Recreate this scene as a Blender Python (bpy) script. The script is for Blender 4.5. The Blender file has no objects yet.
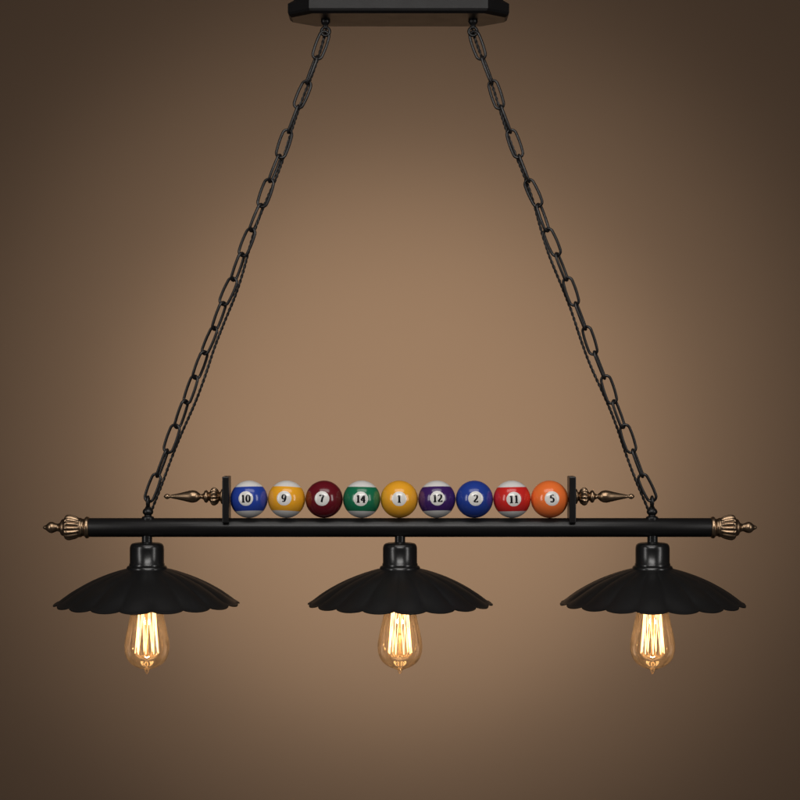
import bpy, bmesh, math, random
from mathutils import Vector, Matrix
random.seed(4)
S = 0.0015          # metres per photo pixel in the plane of the lamp
Z0 = 2.0            # height of the picture centre
PI = math.pi
scene = bpy.context.scene
C = scene.collection
scene.view_settings.view_transform = 'Standard'
scene.view_settings.look = 'None'
scene.view_settings.exposure = 0

def W(px, py, d=0.0):
    return Vector(((px-400)*S, d*S, Z0 + (400-py)*S))

# ------------------------------------------------------------------ materials
def new_mat(name):
    m = bpy.data.materials.new(name); m.use_nodes = True
    nt = m.node_tree
    return m, nt, nt.nodes['Principled BSDF']

def simple(name, col, rough, metal=0.0, coat=0.0, bump=0.0, bscale=900, rvar=0.0, spec=0.5):
    m, nt, b = new_mat(name)
    b.inputs['Base Color'].default_value = (*col, 1)
    b.inputs['Roughness'].default_value = rough
    b.inputs['Metallic'].default_value = metal
    b.inputs['Specular IOR Level'].default_value = spec
    b.inputs['Coat Weight'].default_value = coat
    b.inputs['Coat Roughness'].default_value = 0.05
    tc = nt.nodes.new('ShaderNodeTexCoord')
    if bump:
        n = nt.nodes.new('ShaderNodeTexNoise'); n.inputs['Scale'].default_value = bscale
        n.inputs['Detail'].default_value = 3
        nt.links.new(tc.outputs['Object'], n.inputs['Vector'])
        bp = nt.nodes.new('ShaderNodeBump'); bp.inputs['Strength'].default_value = bump
        bp.inputs['Distance'].default_value = 0.0005
        nt.links.new(n.outputs['Fac'], bp.inputs['Height'])
        nt.links.new(bp.outputs['Normal'], b.inputs['Normal'])
    if rvar:
        n = nt.nodes.new('ShaderNodeTexNoise'); n.inputs['Scale'].default_value = 25
        n.inputs['Detail'].default_value = 5
        nt.links.new(tc.outputs['Object'], n.inputs['Vector'])
        mr = nt.nodes.new('ShaderNodeMapRange')
        mr.inputs['To Min'].default_value = rough-rvar; mr.inputs['To Max'].default_value = rough+rvar
        nt.links.new(n.outputs['Fac'], mr.inputs['Value'])
        nt.links.new(mr.outputs['Result'], b.inputs['Roughness'])
    return m

M_black = simple('black_metal', (0.0075, 0.007, 0.007), 0.34, bump=0.12, rvar=0.07, spec=0.4)
M_canopy = simple('canopy_black', (0.0055, 0.005, 0.005), 0.42, bump=0.12, rvar=0.06, spec=0.22)
M_shade = simple('shade_black', (0.008, 0.0078, 0.0078), 0.43, bump=0.15, rvar=0.07, spec=0.42)
M_chain = simple('chain_black', (0.010, 0.009, 0.009), 0.34, metal=0.0, bump=0.1)
M_cord = simple('cord_black', (0.010, 0.009, 0.009), 0.5)
M_socket = simple('socket_black', (0.008, 0.008, 0.008), 0.26, rvar=0.03, spec=0.6)

def bronze():
    m, nt, b = new_mat('antique_bronze')
    b.inputs['Metallic'].default_value = 1.0
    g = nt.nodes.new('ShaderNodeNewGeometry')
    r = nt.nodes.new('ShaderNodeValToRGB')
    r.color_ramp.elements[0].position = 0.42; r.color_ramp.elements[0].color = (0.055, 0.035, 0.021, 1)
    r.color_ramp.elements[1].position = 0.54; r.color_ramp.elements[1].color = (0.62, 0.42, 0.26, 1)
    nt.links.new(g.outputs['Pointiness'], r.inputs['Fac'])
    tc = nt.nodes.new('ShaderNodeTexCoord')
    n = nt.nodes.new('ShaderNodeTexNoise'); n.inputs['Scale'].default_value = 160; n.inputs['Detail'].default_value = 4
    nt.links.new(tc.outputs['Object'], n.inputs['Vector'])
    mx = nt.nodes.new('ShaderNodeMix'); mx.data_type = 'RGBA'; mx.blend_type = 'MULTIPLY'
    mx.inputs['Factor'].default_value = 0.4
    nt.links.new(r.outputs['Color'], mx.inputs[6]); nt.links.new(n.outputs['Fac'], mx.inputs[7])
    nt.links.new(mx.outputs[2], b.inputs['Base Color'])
    b.inputs['Roughness'].default_value = 0.33
    return m
M_bronze = bronze()

def ball_mat(name, col, stripe, rad):
    m, nt, b = new_mat(name)
    b.inputs['Roughness'].default_value = 0.2
    b.inputs['Coat Weight'].default_value = 0.3
    b.inputs['Coat Roughness'].default_value = 0.06
    if stripe:
        tc = nt.nodes.new('ShaderNodeTexCoord'); sp = nt.nodes.new('ShaderNodeSeparateXYZ')
        nt.links.new(tc.outputs['Object'], sp.inputs[0])
        ab = nt.nodes.new('ShaderNodeMath'); ab.operation = 'ABSOLUTE'
        nt.links.new(sp.outputs['Z'], ab.inputs[0])
        mr = nt.nodes.new('ShaderNodeMapRange')
        mr.inputs['From Min'].default_value = rad*0.625; mr.inputs['From Max'].default_value = rad*0.655
        nt.links.new(ab.outputs[0], mr.inputs['Value'])
        mx = nt.nodes.new('ShaderNodeMix'); mx.data_type = 'RGBA'
        mx.inputs[6].default_value = (*col, 1); mx.inputs[7].default_value = (0.80, 0.78, 0.75, 1)
        nt.links.new(mr.outputs['Result'], mx.inputs['Factor'])
        nt.links.new(mx.outputs[2], b.inputs['Base Color'])
    else:
        b.inputs['Base Color'].default_value = (*col, 1)
    return m
M_badge = simple('badge_white', (0.82, 0.80, 0.76), 0.2, coat=0.3)
M_ink = simple('numeral_ink', (0.008, 0.008, 0.010), 0.25)

def glass():
    m = bpy.data.materials.new('bulb_glass'); m.use_nodes = True
    nt = m.node_tree; nt.nodes.clear()
    out = nt.nodes.new('ShaderNodeOutputMaterial')
    lw = nt.nodes.new('ShaderNodeLayerWeight'); lw.inputs['Blend'].default_value = 0.38
    # tinted glass: the light path through the wall is longer towards the silhouette
    cr = nt.nodes.new('ShaderNodeValToRGB')
    cr.color_ramp.elements[0].position = 0.10; cr.color_ramp.elements[0].color = (0.95, 0.88, 0.81, 1)
    cr.color_ramp.elements[1].position = 0.86; cr.color_ramp.elements[1].color = (0.24, 0.17, 0.125, 1)
    nt.links.new(lw.outputs['Facing'], cr.inputs['Fac'])
    tr = nt.nodes.new('ShaderNodeBsdfTransparent'); nt.links.new(cr.outputs['Color'], tr.inputs[0])
    gl = nt.nodes.new('ShaderNodeBsdfGlossy'); gl.inputs['Roughness'].default_value = 0.02
    gl.inputs[0].default_value = (1, 0.97, 0.93, 1)
    tl = nt.nodes.new('ShaderNodeBsdfTranslucent'); tl.inputs[0].default_value = (0.93, 0.71, 0.52, 1)
    m1 = nt.nodes.new('ShaderNodeMixShader'); m1.inputs[0].default_value = 0.055
    nt.links.new(tr.outputs[0], m1.inputs[1]); nt.links.new(tl.outputs[0], m1.inputs[2])
    m2 = nt.nodes.new('ShaderNodeMixShader')
    fr = nt.nodes.new('ShaderNodeFresnel'); fr.inputs['IOR'].default_value = 1.6
    mr = nt.nodes.new('ShaderNodeMapRange'); mr.inputs['To Min'].default_value = 0.04; mr.inputs['To Max'].default_value = 0.6
    nt.links.new(fr.outputs[0], mr.inputs['Value'])
    nt.links.new(mr.outputs['Result'], m2.inputs[0])
    nt.links.new(m1.outputs[0], m2.inputs[1]); nt.links.new(gl.outputs[0], m2.inputs[2])
    nt.links.new(m2.outputs[0], out.inputs['Surface'])
    return m
M_glass = glass()
def emit(name, col, st):
    m = bpy.data.materials.new(name); m.use_nodes = True
    nt = m.node_tree; nt.nodes.clear()
    out = nt.nodes.new('ShaderNodeOutputMaterial'); e = nt.nodes.new('ShaderNodeEmission')
    e.inputs[0].default_value = (*col, 1); e.inputs[1].default_value = st
    nt.links.new(e.outputs[0], out.inputs['Surface'])
    return m
M_fil = emit('filament_glow', (1.0, 0.60, 0.24), 4.8)

# ------------------------------------------------------------------ mesh helpers
def lathe(bm, prof, segs=48, flute=None, mat=None, axis='Z'):
    """prof: list of (r, h[, flute weight]) in metres along the axis"""
    rings = []
    for p in prof:
        r, h = p[0], p[1]; w = p[2] if len(p) > 2 else 0
        ring = []
        for k in range(segs):
            a = 2*PI*k/segs
            rr = r*(1 + (w*flute(a) if flute else 0))
            v = (rr*math.cos(a), rr*math.sin(a), h) if axis == 'Z' else (h, rr*math.cos(a), rr*math.sin(a))
            ring.append(bm.verts.new(v))
        rings.append(ring)
    for a, b in zip(rings, rings[1:]):
        for k in range(segs):
            f = bm.faces.new((a[k], a[(k+1) % segs], b[(k+1) % segs], b[k])); f.smooth = True
    for ring in (rings[0], rings[-1]):
        bm.faces.new(ring)
    return rings

def tube(bm, pts, rad, segs=10, closed=False, flat_up=None):
    n = len(pts); rings = []
    up = flat_up or Vector((0, 1, 0))
    prev = None
    for i, p in enumerate(pts):
        if closed: t = (pts[(i+1) % n]-pts[i-1]).normalized()
        else: t = (pts[min(i+1, n-1)]-pts[max(i-1, 0)]).normalized()
        u = up - t*up.dot(t) if prev is None else prev - t*prev.dot(t)
        if u.length < 1e-6: u = t.orthogonal()
        u.normalize(); prev = u; v = t.cross(u)
        rings.append([bm.verts.new(p + rad*(u*math.cos(2*PI*k/segs)+v*math.sin(2*PI*k/segs))) for k in range(segs)])
    for i in range(n if closed else n-1):
        a, b = rings[i], rings[(i+1) % n]
        for k in range(segs):
            f = bm.faces.new((a[k], a[(k+1) % segs], b[(k+1) % segs], b[k])); f.smooth = True
    if not closed:
        bm.faces.new(rings[0]); bm.faces.new(rings[-1])

def obj(name, bm, mats, parent=None, loc=(0, 0, 0), sharp=True):
    bmesh.ops.recalc_face_normals(bm, faces=bm.faces)
    if sharp:
        for e in bm.edges:
            if len(e.link_faces) == 2 and e.calc_face_angle(0) > math.radians(50): e.smooth = False
    me = bpy.data.meshes.new(name); bm.to_mesh(me); bm.free()
    for m in (mats if isinstance(mats, (list, tuple)) else [mats]): me.materials.append(m)
    o = bpy.data.objects.new(name, me); C.objects.link(o)
    o.parent = parent; o.location = loc
    return o
def dup(o, loc, parent=None, rot=None):
    c = o.copy(); C.objects.link(c); c.parent = parent if parent else o.parent; c.location = loc
    if rot is not None: c.rotation_euler = rot
    return c
def smooth_prof(pts, n=6):
    """Catmull-Rom resample of tuples"""
    out = []
    k = len(pts)
    for i in range(k-1):
        p0, p1, p2, p3 = pts[max(i-1, 0)], pts[i], pts[i+1], pts[min(i+2, k-1)]
        for j in range(n):
            t = j/n
            out.append(tuple(0.5*(2*b+(c-a)*t+(2*a-5*b+4*c-d)*t*t+(3*b-a-3*c+d)*t**3) for a, b, c, d in zip(p0, p1, p2, p3)))
    out.append(tuple(pts[-1]))
    return out

# ------------------------------------------------------------------ setting: the backdrop wall
WALL_Y = 3.0
bm = bmesh.new()
vs = [bm.verts.new(v) for v in ((-7, 0, -4), (7, 0, -4), (7, 0, 6), (-7, 0, 6))]
bm.faces.new(vs)
mw, nt, b = new_mat('brown_wall')
b.inputs['Roughness'].default_value = 0.9
b.inputs['Specular IOR Level'].default_value = 0.1
tc = nt.nodes.new('ShaderNodeTexCoord')
n = nt.nodes.new('ShaderNodeTexNoise'); n.inputs['Scale'].default_value = 1.6; n.inputs['Detail'].default_value = 6
nt.links.new(tc.outputs['Object'], n.inputs['Vector'])
r = nt.nodes.new('ShaderNodeValToRGB')
r.color_ramp.elements[0].position = 0.3; r.color_ramp.elements[0].color = (0.280, 0.183, 0.119, 1)
r.color_ramp.elements[1].position = 0.7; r.color_ramp.elements[1].color = (0.288, 0.189, 0.123, 1)
nt.links.new(n.outputs['Fac'], r.inputs['Fac']); nt.links.new(r.outputs['Color'], b.inputs['Base Color'])
wall = obj('wall', bm, mw, None, (0, WALL_Y, Z0))
wall['kind'] = 'structure'; wall['label'] = 'plain warm brown wall behind the pendant light'; wall['category'] = 'wall'

# ------------------------------------------------------------------ pendant light
BY = 527.5                       # beam axis
ORG = W(400, BY)
root = bpy.data.objects.new('pendant_light', None); C.objects.link(root)
root.location = ORG
root['label'] = 'black three-shade pendant light hung on two chains, with bronze finials on its beam'
root['category'] = 'pendant light'
def L(px, py, d=0.0): return W(px, py, d) - ORG

# ceiling canopy: elongated octagonal box
bm = bmesh.new()
def octo(hx, hy, cx, cy, z):
    return [(-hx, -hy+cy, z), (-hx+cx, -hy, z), (hx-cx, -hy, z), (hx, -hy+cy, z), (hx, hy-cy, z), (hx-cx, hy, z), (-hx+cx, hy, z), (-hx, hy-cy, z)]
levels = [(106, 34.5, 22, 22, 0), (109, 37.5, 22, 22, 2.2), (109.8, 38.2, 22, 22, 4.5), (109.8, 38.2, 22, 22, 13), (104, 33, 21, 20, 17), (103, 32, 21, 20, 30)]
rings = [[bm.verts.new((x*S, y*S, z*S)) for x, y, z in octo(*l)] for l in levels]
for a, c in zip(rings, rings[1:]):
    for k in range(8): bm.faces.new((a[k], a[(k+1) % 8], c[(k+1) % 8], c[k]))
bm.faces.new(rings[0]); bm.faces.new(rings[-1])
canopy = obj('canopy', bm, M_canopy, root, L(398.5, 20))

# canopy hooks
def hook_mesh():
    bm = bmesh.new()
    lathe(bm, [(0.1*S, 0), (4.6*S, -0.2*S), (4.8*S, -2*S), (3.8*S, -4*S), (2.6*S, -5*S), (2.4*S, -8*S), (0.5*S, -8.5*S)], 20)
    pts = [Vector((math.sin(a)*4.2*S, 0, -11.5*S+math.cos(a)*4.2*S)) for a in [2*PI*k/20 for k in range(20)]]
    tube(bm, pts, 1.5*S, 8, True)
    return bm
hk = obj('hook', hook_mesh(), M_black, root, L(325.5, 20))
dup(hk, L(473, 20))

# main beam
bm = bmesh.new()
hl = 312*S; rb = 9.5*S
lathe(bm, [(rb-1.2*S, -hl), (rb-0.4*S, -hl+0.5*S), (rb, -hl+1.5*S), (rb, -hl*0.5), (rb, 0), (rb, hl*0.5), (rb, hl-1.5*S), (rb-0.4*S, hl-0.5*S), (rb-1.2*S, hl)], 64, axis='X')
beam = obj('beam', bm, M_black, root)

# bronze finials on the beam ends (pointing to +X in mesh space)
def flute16(a): return abs(math.cos(8*a))-0.6
def flute12(a): return abs(math.cos(6*a))-0.6
fp = [(9.6, -1, 0), (10.6, 0, 0), (10.9, 2, 0), (10.0, 3.2, 0), (8.8, 4.2, 0), (8.8, 6, 0), (9.6, 7.2, 0), (9.6, 8.6, .03), (9.4, 9.8, .09), (10.2, 11.5, .14), (11.0, 14, .15),
      (11.8, 17.5, .15), (12.2, 20, .13), (12.0, 22, .08), (11.0, 23.4, .03), (9.0, 24.4, 0), (8.4, 25.6, 0), (7.6, 27, 0), (5.2, 28.4, 0), (4.2, 29.6, 0), (3.8, 31.4, 0),
      (4.6, 33.6, 0), (5.6, 36, 0), (5.5, 38.4, 0), (4.2, 40.6, 0), (2.7, 42.2, 0), (2.0, 43.6, 0), (1.2, 45, 0), (0.2, 45.6, 0)]
bm = bmesh.new()
lathe(bm, [(r*S, h*S, w) for r, h, w in smooth_prof(fp, 4)], 128, flute16, axis='X')
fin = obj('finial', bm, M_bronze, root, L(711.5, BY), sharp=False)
dup(fin, L(88.5, BY), rot=(0, 0, PI))

# upright end plates that hold the row of balls
bm = bmesh.new()
bmesh.ops.create_cube(bm, size=1)
bmesh.ops.scale(bm, vec=(6.6*S, 27*S, 46*S), verts=bm.verts)
bmesh.ops.bevel(bm, geom=bm.edges[:], offset=0.9*S, segments=2, profile=0.6, affect='EDGES')
pl = obj('end_plate', bm, M_black, root, L(226.6, 499.2))
dup(pl, L(571.6, 499.2))

# spear finials on the plates
sp = [(5.2, -0.5, 0), (7.2, 0.5, 0), (7.4, 1.8, 0), (5.2, 2.8, 0), (4.4, 3.8, .05), (6.6, 5.4, .17), (8.2, 8, .2), (8.4, 10, .2), (7.4, 12, .14), (4.8, 13.6, .03), (4.2, 14.6, 0), (5.6, 15.6, 0), (6.3, 17, 0),
      (5.6, 18.6, 0), (3.4, 19.8, 0), (2.5, 21.2, 0), (2.3, 22.6, 0), (3.6, 24.2, 0), (5.4, 26.6, 0), (6.2, 30, 0), (6.0, 33, 0), (4.8, 38, 0), (3.4, 44, 0), (2.2, 50, 0), (1.5, 53.2, 0), (2.4, 54.8, 0), (2.7, 56.4, 0), (1.9, 58.2, 0), (0.2, 59.6, 0)]
bm = bmesh.new()
lathe(bm, [(r*S, h*S, w) for r, h, w in smooth_prof(sp, 4)], 96, flute12, axis='X')
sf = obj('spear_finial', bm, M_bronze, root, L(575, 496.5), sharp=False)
dup(sf, L(223.3, 496.5), rot=(0, 0, PI))

# hanging eyes on the beam
bm = bmesh.new()
lathe(bm, [(q[0]*S, q[1]*S) for q in smooth_prof([(6.2, -2), (6.2, 0.5), (5.6, 1.8), (4.0, 2.4), (3.6, 3.6), (5.0, 5), (5.4, 7), (4.6, 9), (3.0, 10.4), (2.4, 12), (0.3, 13)], 3)], 28)
pts = [Vector((0, math.sin(a)*4.8*S, 16.5*S+math.cos(a)*5.2*S)) for a in [2*PI*k/24 for k in range(24)]]
tube(bm, pts, 1.6*S, 8, True, Vector((1, 0, 0)))
eye = obj('hanging_eye', bm, M_black, root, L(148, 518.5))
dup(eye, L(652, 518.5))

# chains and cords
def link_mesh(length, width, wr):
    bm = bmesh.new()
    R = (width/2-wr); hs = (length/2-wr)-R
    pts = []
    for k in range(13): a = PI*k/12; pts.append(Vector((R*math.cos(a), 0, hs+R*math.sin(a))))
    for k in range(1, 5): pts.append(Vector((-R*(1+0.10*math.sin(PI*k/5)), 0, hs-2*hs*k/5)))
    for k in range(13): a = PI+PI*k/12; pts.append(Vector((R*math.cos(a), 0, -hs+R*math.sin(a))))
    for k in range(1, 5): pts.append(Vector((R*(1+0.10*math.sin(PI*k/5)), 0, -hs+2*hs*k/5)))
    tube(bm, pts, wr, 10, True, Vector((0, 1, 0)))
    return bm
link0 = None
WR = 1.45*S
for side, (tx, ty, bx, by) in enumerate(((325.5, 33, 148, 500), (473, 33, 652, 500))):
    ch = bpy.data.objects.new('chain', None); C.objects.link(ch); ch.parent = root
    A, B = L(tx, ty), L(bx, by)
    ch.location = A
    N = 19
    d = (B-A); pitch = d.length/N
    ax = d.normalized()
    perp = Vector((0, 1, 0)).cross(ax).normalized()
    if perp.z > 0: perp = -perp          # the lower, inner side
    twist = 0.0
    for k in range(N):
        t = (k+0.5)/N
        sag = perp*(1.0*S*math.sin(PI*t))
        q = ax.to_track_quat('Z', 'Y')
        twist = 0.8*twist + random.uniform(-.25, .25)
        roll = (0.25 if k % 2 else 0.25+PI/2) + twist + random.uniform(-.18, .18) + (0.15 if side else -0.1)
        rot = q.to_matrix() @ Matrix.Rotation(roll, 3, 'Z') @ Matrix.Rotation(random.uniform(-.075, .075), 3, 'Y')
        if link0 is None:
            link0 = obj('chain_link', link_mesh(pitch+2*WR*1.9, 12.6*S, WR), M_chain, ch)
            lk = link0
        else:
            lk = link0.copy(); C.objects.link(lk); lk.parent = ch
        lk.location = d*t + sag
        lk.rotation_euler = rot.to_euler()
    # twisted twin cord laid along the chain
    bm = bmesh.new()
    A2, B2 = L(tx+(1 if side == 0 else -1), 21, 3), L(bx, 517, 5)
    d2 = B2-A2
    n = 260
    cen = []
    for i in range(n+1):
        t = i/n
        env = math.sin(PI*t)**(0.38 if t < 0.5 else 0.70)
        off = env*(5.3 + 1.1*math.sin(2*PI*(t*1.7+0.12+0.2*side)) + 1.3*math.sin(2*PI*(t*4.3+.3*side)))*S
        dep = env*(2.5*math.sin(2*PI*(t*3.4+0.2)))*S
        cen.append(A2 + d2*t + perp*off + Vector((0, dep, 0)))
    for ph in (0, PI):
        pts = []
        for i in range(n+1):
            a = ph + 2*PI*i/n*52
            pts.append(cen[i] + (perp*math.cos(a) + Vector((0, 1, 0))*math.sin(a))*0.75*S)
        tube(bm, pts, 0.9*S, 6)
    obj('power_cord', bm, M_cord, root)

# lamps: socket, scalloped shade, bulb
def socket_mesh():
    bm = bmesh.new()      # z=0 at the rim of the shade (photo y 604)
    pr = [(5.2, 69), (5.2, 62.2), (6, 61.6), (12.6, 61.2), (14.9, 60.5), (16.2, 59.2), (16.9, 57.2), (17.1, 55), (17.1, 41), (17.7, 40.4), (17.7, 38.6), (19.2, 38.0), (20.2, 36.6), (20.4, 34.8), (19, 34), (1, 33.8)]
    lathe(bm, [(a*S, z*S) for a, z in pr], 56)
    # lower socket sleeve reaching down to the bulb
    lathe(bm, [(12*S, 34*S), (13.5*S, 32*S), (13.5*S, 9*S), (12*S, 7*S), (2*S, 7*S)], 40)
    return bm
NP = 18
def shade_mesh(phase):
    bm = bmesh.new()
    prof = smooth_prof([(17.5, 36.2), (21, 35.2), (31, 32.4), (44, 27.8), (58, 21.6), (71, 14.4), (82, 7.2), (89, 2.6), (92.2, 1.2)], 5)
    seg = NP*12
    def ring(dr, dz):
        out = []
        for i, (r0, z0) in enumerate(prof):
            t = (r0-17.5)/(92.2-17.5); rr = []
            for k in range(seg):
                a = 2*PI*k/seg + phase
                lobe = abs(math.sin(NP*a/2))**0.7
                e = max(0, t-0.8)/0.2
                r = r0*(1 + 0.034*t**4*(lobe-0.8)) + dr
                z = z0 + (1.6*t**0.8)*(lobe-0.6) - 3.9*e**1.4*(lobe-0.55) + dz
                rr.append(bm.verts.new((r*S*math.cos(a), r*S*math.sin(a), z*S)))
            out.append(rr)
        return out
    o = ring(0, 0); inn = ring(-0.3, -1.1)
    for rs in (o, inn):
        for a, c in zip(rs, rs[1:]):
            for k in range(seg):
                f = bm.faces.new((a[k], a[(k+1) % seg], c[(k+1) % seg], c[k])); f.smooth = True
    for a, c in ((o[-1], inn[-1]), (o[0], inn[0])):
        for k in range(seg): bm.faces.new((a[k], a[(k+1) % seg], c[(k+1) % seg], c[k]))
    return bm
bulbp = smooth_prof([(12.5, 8), (13.2, 3), (14.5, -3), (16.6, -12), (19.2, -24), (21.6, -35), (22.4, -43), (21.2, -51), (17.2, -58), (11.0, -62.5), (5.0, -64.8), (2.6, -66), (1.9, -68), (0.9, -69.4), (0.1, -69.8)], 5)
def bulb_mesh():
    bm = bmesh.new(); lathe(bm, [(a*S, z*S) for a, z in bulbp], 56); return bm
NF = 9
def filament_mesh():
    bm = bmesh.new()
    n = NF
    for k in range(n):
        a0 = 2*PI*k/n + 0.2; a1 = a0 + 2*PI/n*0.5
        p_top = Vector((8*math.cos(a0), 8*math.sin(a0), -2))*S
        p_bot = Vector((11.8*math.cos(a1), 11.8*math.sin(a1), -49))*S
        p_top2 = Vector((8*math.cos(a0+2*PI/n), 8*math.sin(a0+2*PI/n), -2))*S
        for p, q in ((p_top, p_bot), (p_bot, p_top2)):
            pts = [p.lerp(q, i/8) for i in range(9)]
            tube(bm, pts, 0.42*S, 6)
    return bm
def stem_mesh():
    bm = bmesh.new()
    lathe(bm, [(6*S, 6*S), (5*S, 0), (3*S, -8*S), (1.6*S, -16*S), (1.3*S, -47*S), (2.6*S, -50*S), (2.2*S, -52*S), (0.2*S, -53*S)], 20)
    for k in range(NF):
        a = 2*PI*(k+0.5)/NF + 0.2
        ca, sa = math.cos(a), math.sin(a)
        tube(bm, [Vector((0, 0, -50))*S, Vector((5.5*ca, 5.5*sa, -52.5))*S, Vector((10*ca, 10*sa, -52))*S, Vector((11.8*ca, 11.8*sa, -49.2))*S], 0.35*S, 5)
    return bm
M_stem = simple('bulb_stem', (0.42, 0.26, 0.12), 0.2)
protos = None
for i, px in enumerate((147, 400, 652.5)):
    loc = L(px, 604)
    if protos is None:
        so = obj('socket', socket_mesh(), M_socket, root, loc)
        sh = obj('lamp_shade', shade_mesh(0.0), M_shade, root, loc, sharp=False)
        bu = obj('light_bulb', bulb_mesh(), M_glass, root, loc, sharp=False)
        fi = obj('filament', filament_mesh(), M_fil, bu)
        st = obj('glass_stem', stem_mesh(), M_stem, bu)
        protos = (so, sh, bu, fi, st)
    else:
        so, sh, bu, fi, st = protos
        dup(so, loc); dup(sh, loc, rot=(0, 0, 0.11*i)); b2 = dup(bu, loc, rot=(0, 0, 0.3*i))
        dup(fi, (0, 0, 0), b2); dup(st, (0, 0, 0), b2)
    ld = bpy.data.lights.new('bulb_glow', 'POINT'); ld.energy = 0.45; ld.color = (1.0, 0.67, 0.36); ld.shadow_soft_size = 0.006
    lo = bpy.data.objects.new('bulb_glow', ld); C.objects.link(lo); lo.location = W(px, 634)

# ------------------------------------------------------------------ billiard balls
RB = 18.75
def circ(cx, cy, rx, ry, a0, a1, n=24): return [(cx+rx*math.cos(math.radians(a0+(a1-a0)*i/n)), cy+ry*math.sin(math.radians(a0+(a1-a0)*i/n))) for i in range(n+1)]
GL = {
 '0': [circ(.3, .5, .22, .46, 0, 360, 32)],
 '1': [[(.32, .02), (.32, .98)], [(.32, .96), (.22, .86), (.12, .82)], [(.12, .03), (.52, .03)]],
 '2': [circ(.3, .72, .2, .25, 165, -25, 18)+[(.42, .48), (.25, .28), (.08, .06)], [(.07, .05), (.54, .05), (.56, .2)]],
 '4': [[(.42, .02), (.42, .98)], [(.42, .96), (.04, .32)], [(.03, .3), (.6, .3)], [(.27, .03), (.57, .03)]],
 '5': [[(.52, .95), (.15, .95)], [(.15, .95), (.11, .52)], circ(.28, .31, .23, .28, 125, -140, 22)],
 '7': [[(.06, .78), (.07, .94), (.56, .94)], [(.55, .93), (.38, .52), (.28, .02)]],
 '9': [circ(.3, .67, .21, .29, 0, 360, 28), [(.51, .67), (.5, .4), (.4, .14), (.24, .04), (.1, .1)]],
}
def ribbon(bm, line, sc, ox, oy, Rr):
    pts = []
    for (a, c), (e, f) in zip(line, line[1:]):
        m = max(1, int(math.hypot(e-a, f-c)/0.08))
        for j in range(m): pts.append((a+(e-a)*j/m, c+(f-c)*j/m))
    pts.append(line[-1])
    prev = None; n = len(pts)
    for i, (u, v) in enumerate(pts):
        p, q = pts[max(i-1, 0)], pts[min(i+1, n-1)]
        du, dv = q[0]-p[0], q[1]-p[1]; l = math.hypot(du, dv) or 1
        du /= l; dv /= l
        w = 0.065 + 0.07*abs(dv)**1.5
        pair = []
        for s in (1, -1):
            x = ((u - dv*w*s)-ox)*sc; z = ((v + du*w*s)-oy)*sc
            pair.append(bm.verts.new((x*S, -math.sqrt(Rr*Rr-x*x-z*z)*S, z*S)))
        if prev:
            f = bm.faces.new((prev[0], pair[0], pair[1], prev[1])); f.material_index = 1; f.smooth = True
        prev = pair
def badge_mesh(num):
    bm = bmesh.new()
    R1 = RB+0.07; rad = 7.4
    cen = bm.verts.new((0, -R1*S, 0)); prev = None
    for i in range(1, 11):
        r = rad*i/10
        R2 = R1 if i < 10 else RB-0.03
        ring = [bm.verts.new((r*math.cos(2*PI*k/48)*S, -math.sqrt(R2*R2-r*r)*S, r*math.sin(2*PI*k/48)*S)) for k in range(48)]
        for k in range(48):
            f = bm.faces.new((cen, ring[k], ring[(k+1) % 48]) if prev is None else (prev[k], ring[k], ring[(k+1) % 48], prev[(k+1) % 48]))
            f.smooth = True
        prev = ring
    sc = 7.5
    adv = 0.66
    for j, chh in enumerate(num):
        ox = 0.31 - (j-(len(num)-1)/2)*adv
        for li, line in enumerate(GL[chh]): ribbon(bm, line, sc, ox, 0.5, RB+0.14+0.01*li)
    return bm
balls = [  # number, colour, stripe, (tilt x, roll y, turn z) degrees, description
 ('10', (0.022, 0.060, 0.38), True, (-5, -2, -6), 'blue striped billiard ball numbered 10, against the left end plate'),
 ('9',  (0.95, 0.43, 0.022), True, (-6, 2, -5), 'yellow striped billiard ball numbered 9, second from the left'),
 ('7',  (0.140, 0.007, 0.014), False, (-5, 2, -5), 'solid maroon billiard ball numbered 7 in the row on the beam'),
 ('14', (0.010, 0.175, 0.080), True, (-4, 1, -2), 'green striped billiard ball numbered 14 in the row on the beam'),
 ('1',  (0.95, 0.43, 0.026), False, (-4, 0, 0), 'solid yellow billiard ball numbered 1, middle of the row'),
 ('12', (0.052, 0.016, 0.130), True, (-6, -1, 1), 'purple striped billiard ball numbered 12 in the row on the beam'),
 ('2',  (0.020, 0.055, 0.33), False, (-5, 1, 2), 'solid blue billiard ball numbered 2 in the row on the beam'),
 ('11', (0.66, 0.024, 0.020), True, (-3, -1, 3), 'red striped billiard ball numbered 11, second from the right'),
 ('5',  (0.97, 0.20, 0.040), False, (-5, 2, 4), 'solid orange billiard ball numbered 5, against the right end plate'),
]
bm0 = bmesh.new(); bmesh.ops.create_uvsphere(bm0, u_segments=72, v_segments=40, radius=RB*S)
for f in bm0.faces: f.smooth = True
for i, (num, col, stripe, rot, lab) in enumerate(balls):
    o = obj('billiard_ball', bm0.copy(), ball_mat('ball_'+num, col, stripe, RB*S), None, W(249+37.56*i, 518-RB-0.05), sharp=False)
    o.rotation_euler = [math.radians(a) for a in rot]
    o['label'] = lab; o['category'] = 'billiard ball'; o['group'] = 'billiard balls lined up on the beam'
    obj('number_badge', badge_mesh(num), [M_badge, M_ink], o, sharp=False)
bm0.free()

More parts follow.
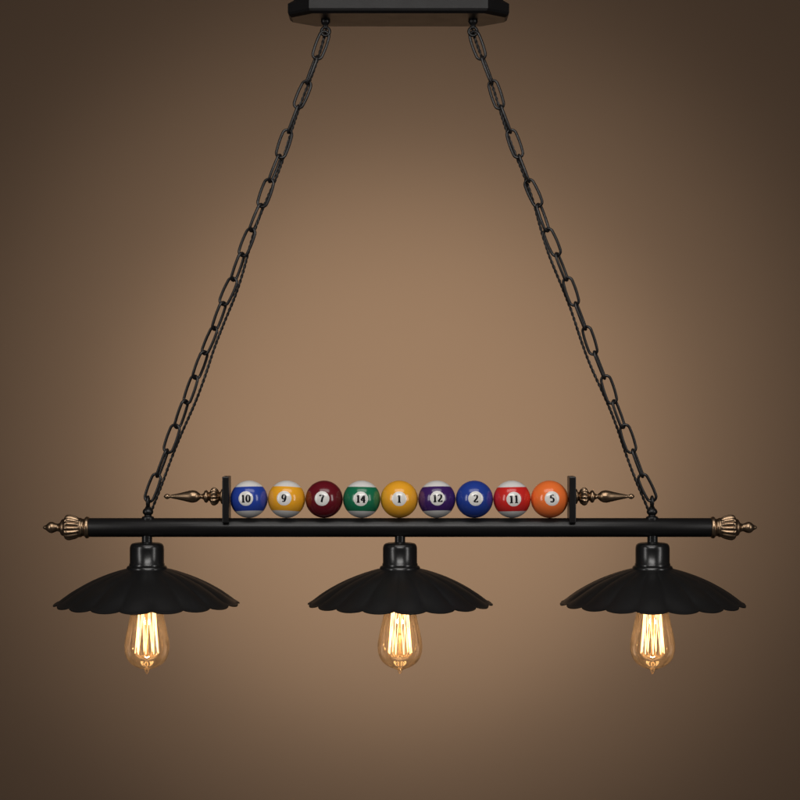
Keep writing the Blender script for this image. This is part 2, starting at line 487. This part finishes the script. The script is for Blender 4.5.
# ------------------------------------------------------------------ light
def aim(o, tgt): o.rotation_euler = (Vector(tgt)-o.location).to_track_quat('-Z', 'Y').to_euler()
def spot(loc, tgt, e, ang, col, size=0.1):
    l = bpy.data.lights.new('wall_spot', 'SPOT'); l.energy = e; l.spot_size = math.radians(ang); l.spot_blend = 1.0
    l.color = col; l.shadow_soft_size = size
    o = bpy.data.objects.new('wall_spot', l); C.objects.link(o); o.location = loc; aim(o, tgt)
def area(name, loc, tgt, e, sx, sy, col):
    l = bpy.data.lights.new(name, 'AREA'); l.shape = 'RECTANGLE'; l.size = sx; l.size_y = sy; l.energy = e; l.color = col
    o = bpy.data.objects.new(name, l); C.objects.link(o); o.location = loc; aim(o, tgt)
cz = Z0 - 0.10
for sx in (-1, 1):
    for sz in (-1, 1):
        spot((sx*0.95, 0.35, Z0+sz*0.95), (0, WALL_Y, cz), 46, 60, (1.0, 0.94, 0.85))
        spot((sx*0.95, 0.30, Z0+sz*0.95), (0, WALL_Y, cz-0.06), 55, 38, (1.0, 0.93, 0.81))
area('top_softbox', (0, -0.9, Z0+1.35), (0, 0, Z0-0.2), 9, 1.6, 0.6, (1, 0.96, 0.92))
area('front_softbox', (0, -1.5, Z0+0.75), (0, 0, Z0-0.15), 10, 1.1, 0.35, (1, 0.97, 0.94))
area('left_softbox', (-1.9, -1.5, Z0+0.3), (0, 0, Z0-0.1), 10, 0.4, 1.4, (1, 0.97, 0.94))
area('right_softbox', (1.9, -1.5, Z0+0.3), (0, 0, Z0-0.1), 10, 0.4, 1.4, (1, 0.97, 0.94))
wd = bpy.data.worlds.new('World'); scene.world = wd; wd.use_nodes = True
wd.node_tree.nodes['Background'].inputs[0].default_value = (0.9, 0.88, 0.95, 1)
wd.node_tree.nodes['Background'].inputs[1].default_value = 0.03

# ------------------------------------------------------------------ camera
cd = bpy.data.cameras.new('Camera'); cd.sensor_width = 36; cd.lens = 90; cd.clip_end = 100
cam = bpy.data.objects.new('Camera', cd); C.objects.link(cam)
cam.location = (0, -3.0, Z0); cam.rotation_euler = (PI/2, 0, 0)
scene.camera = cam
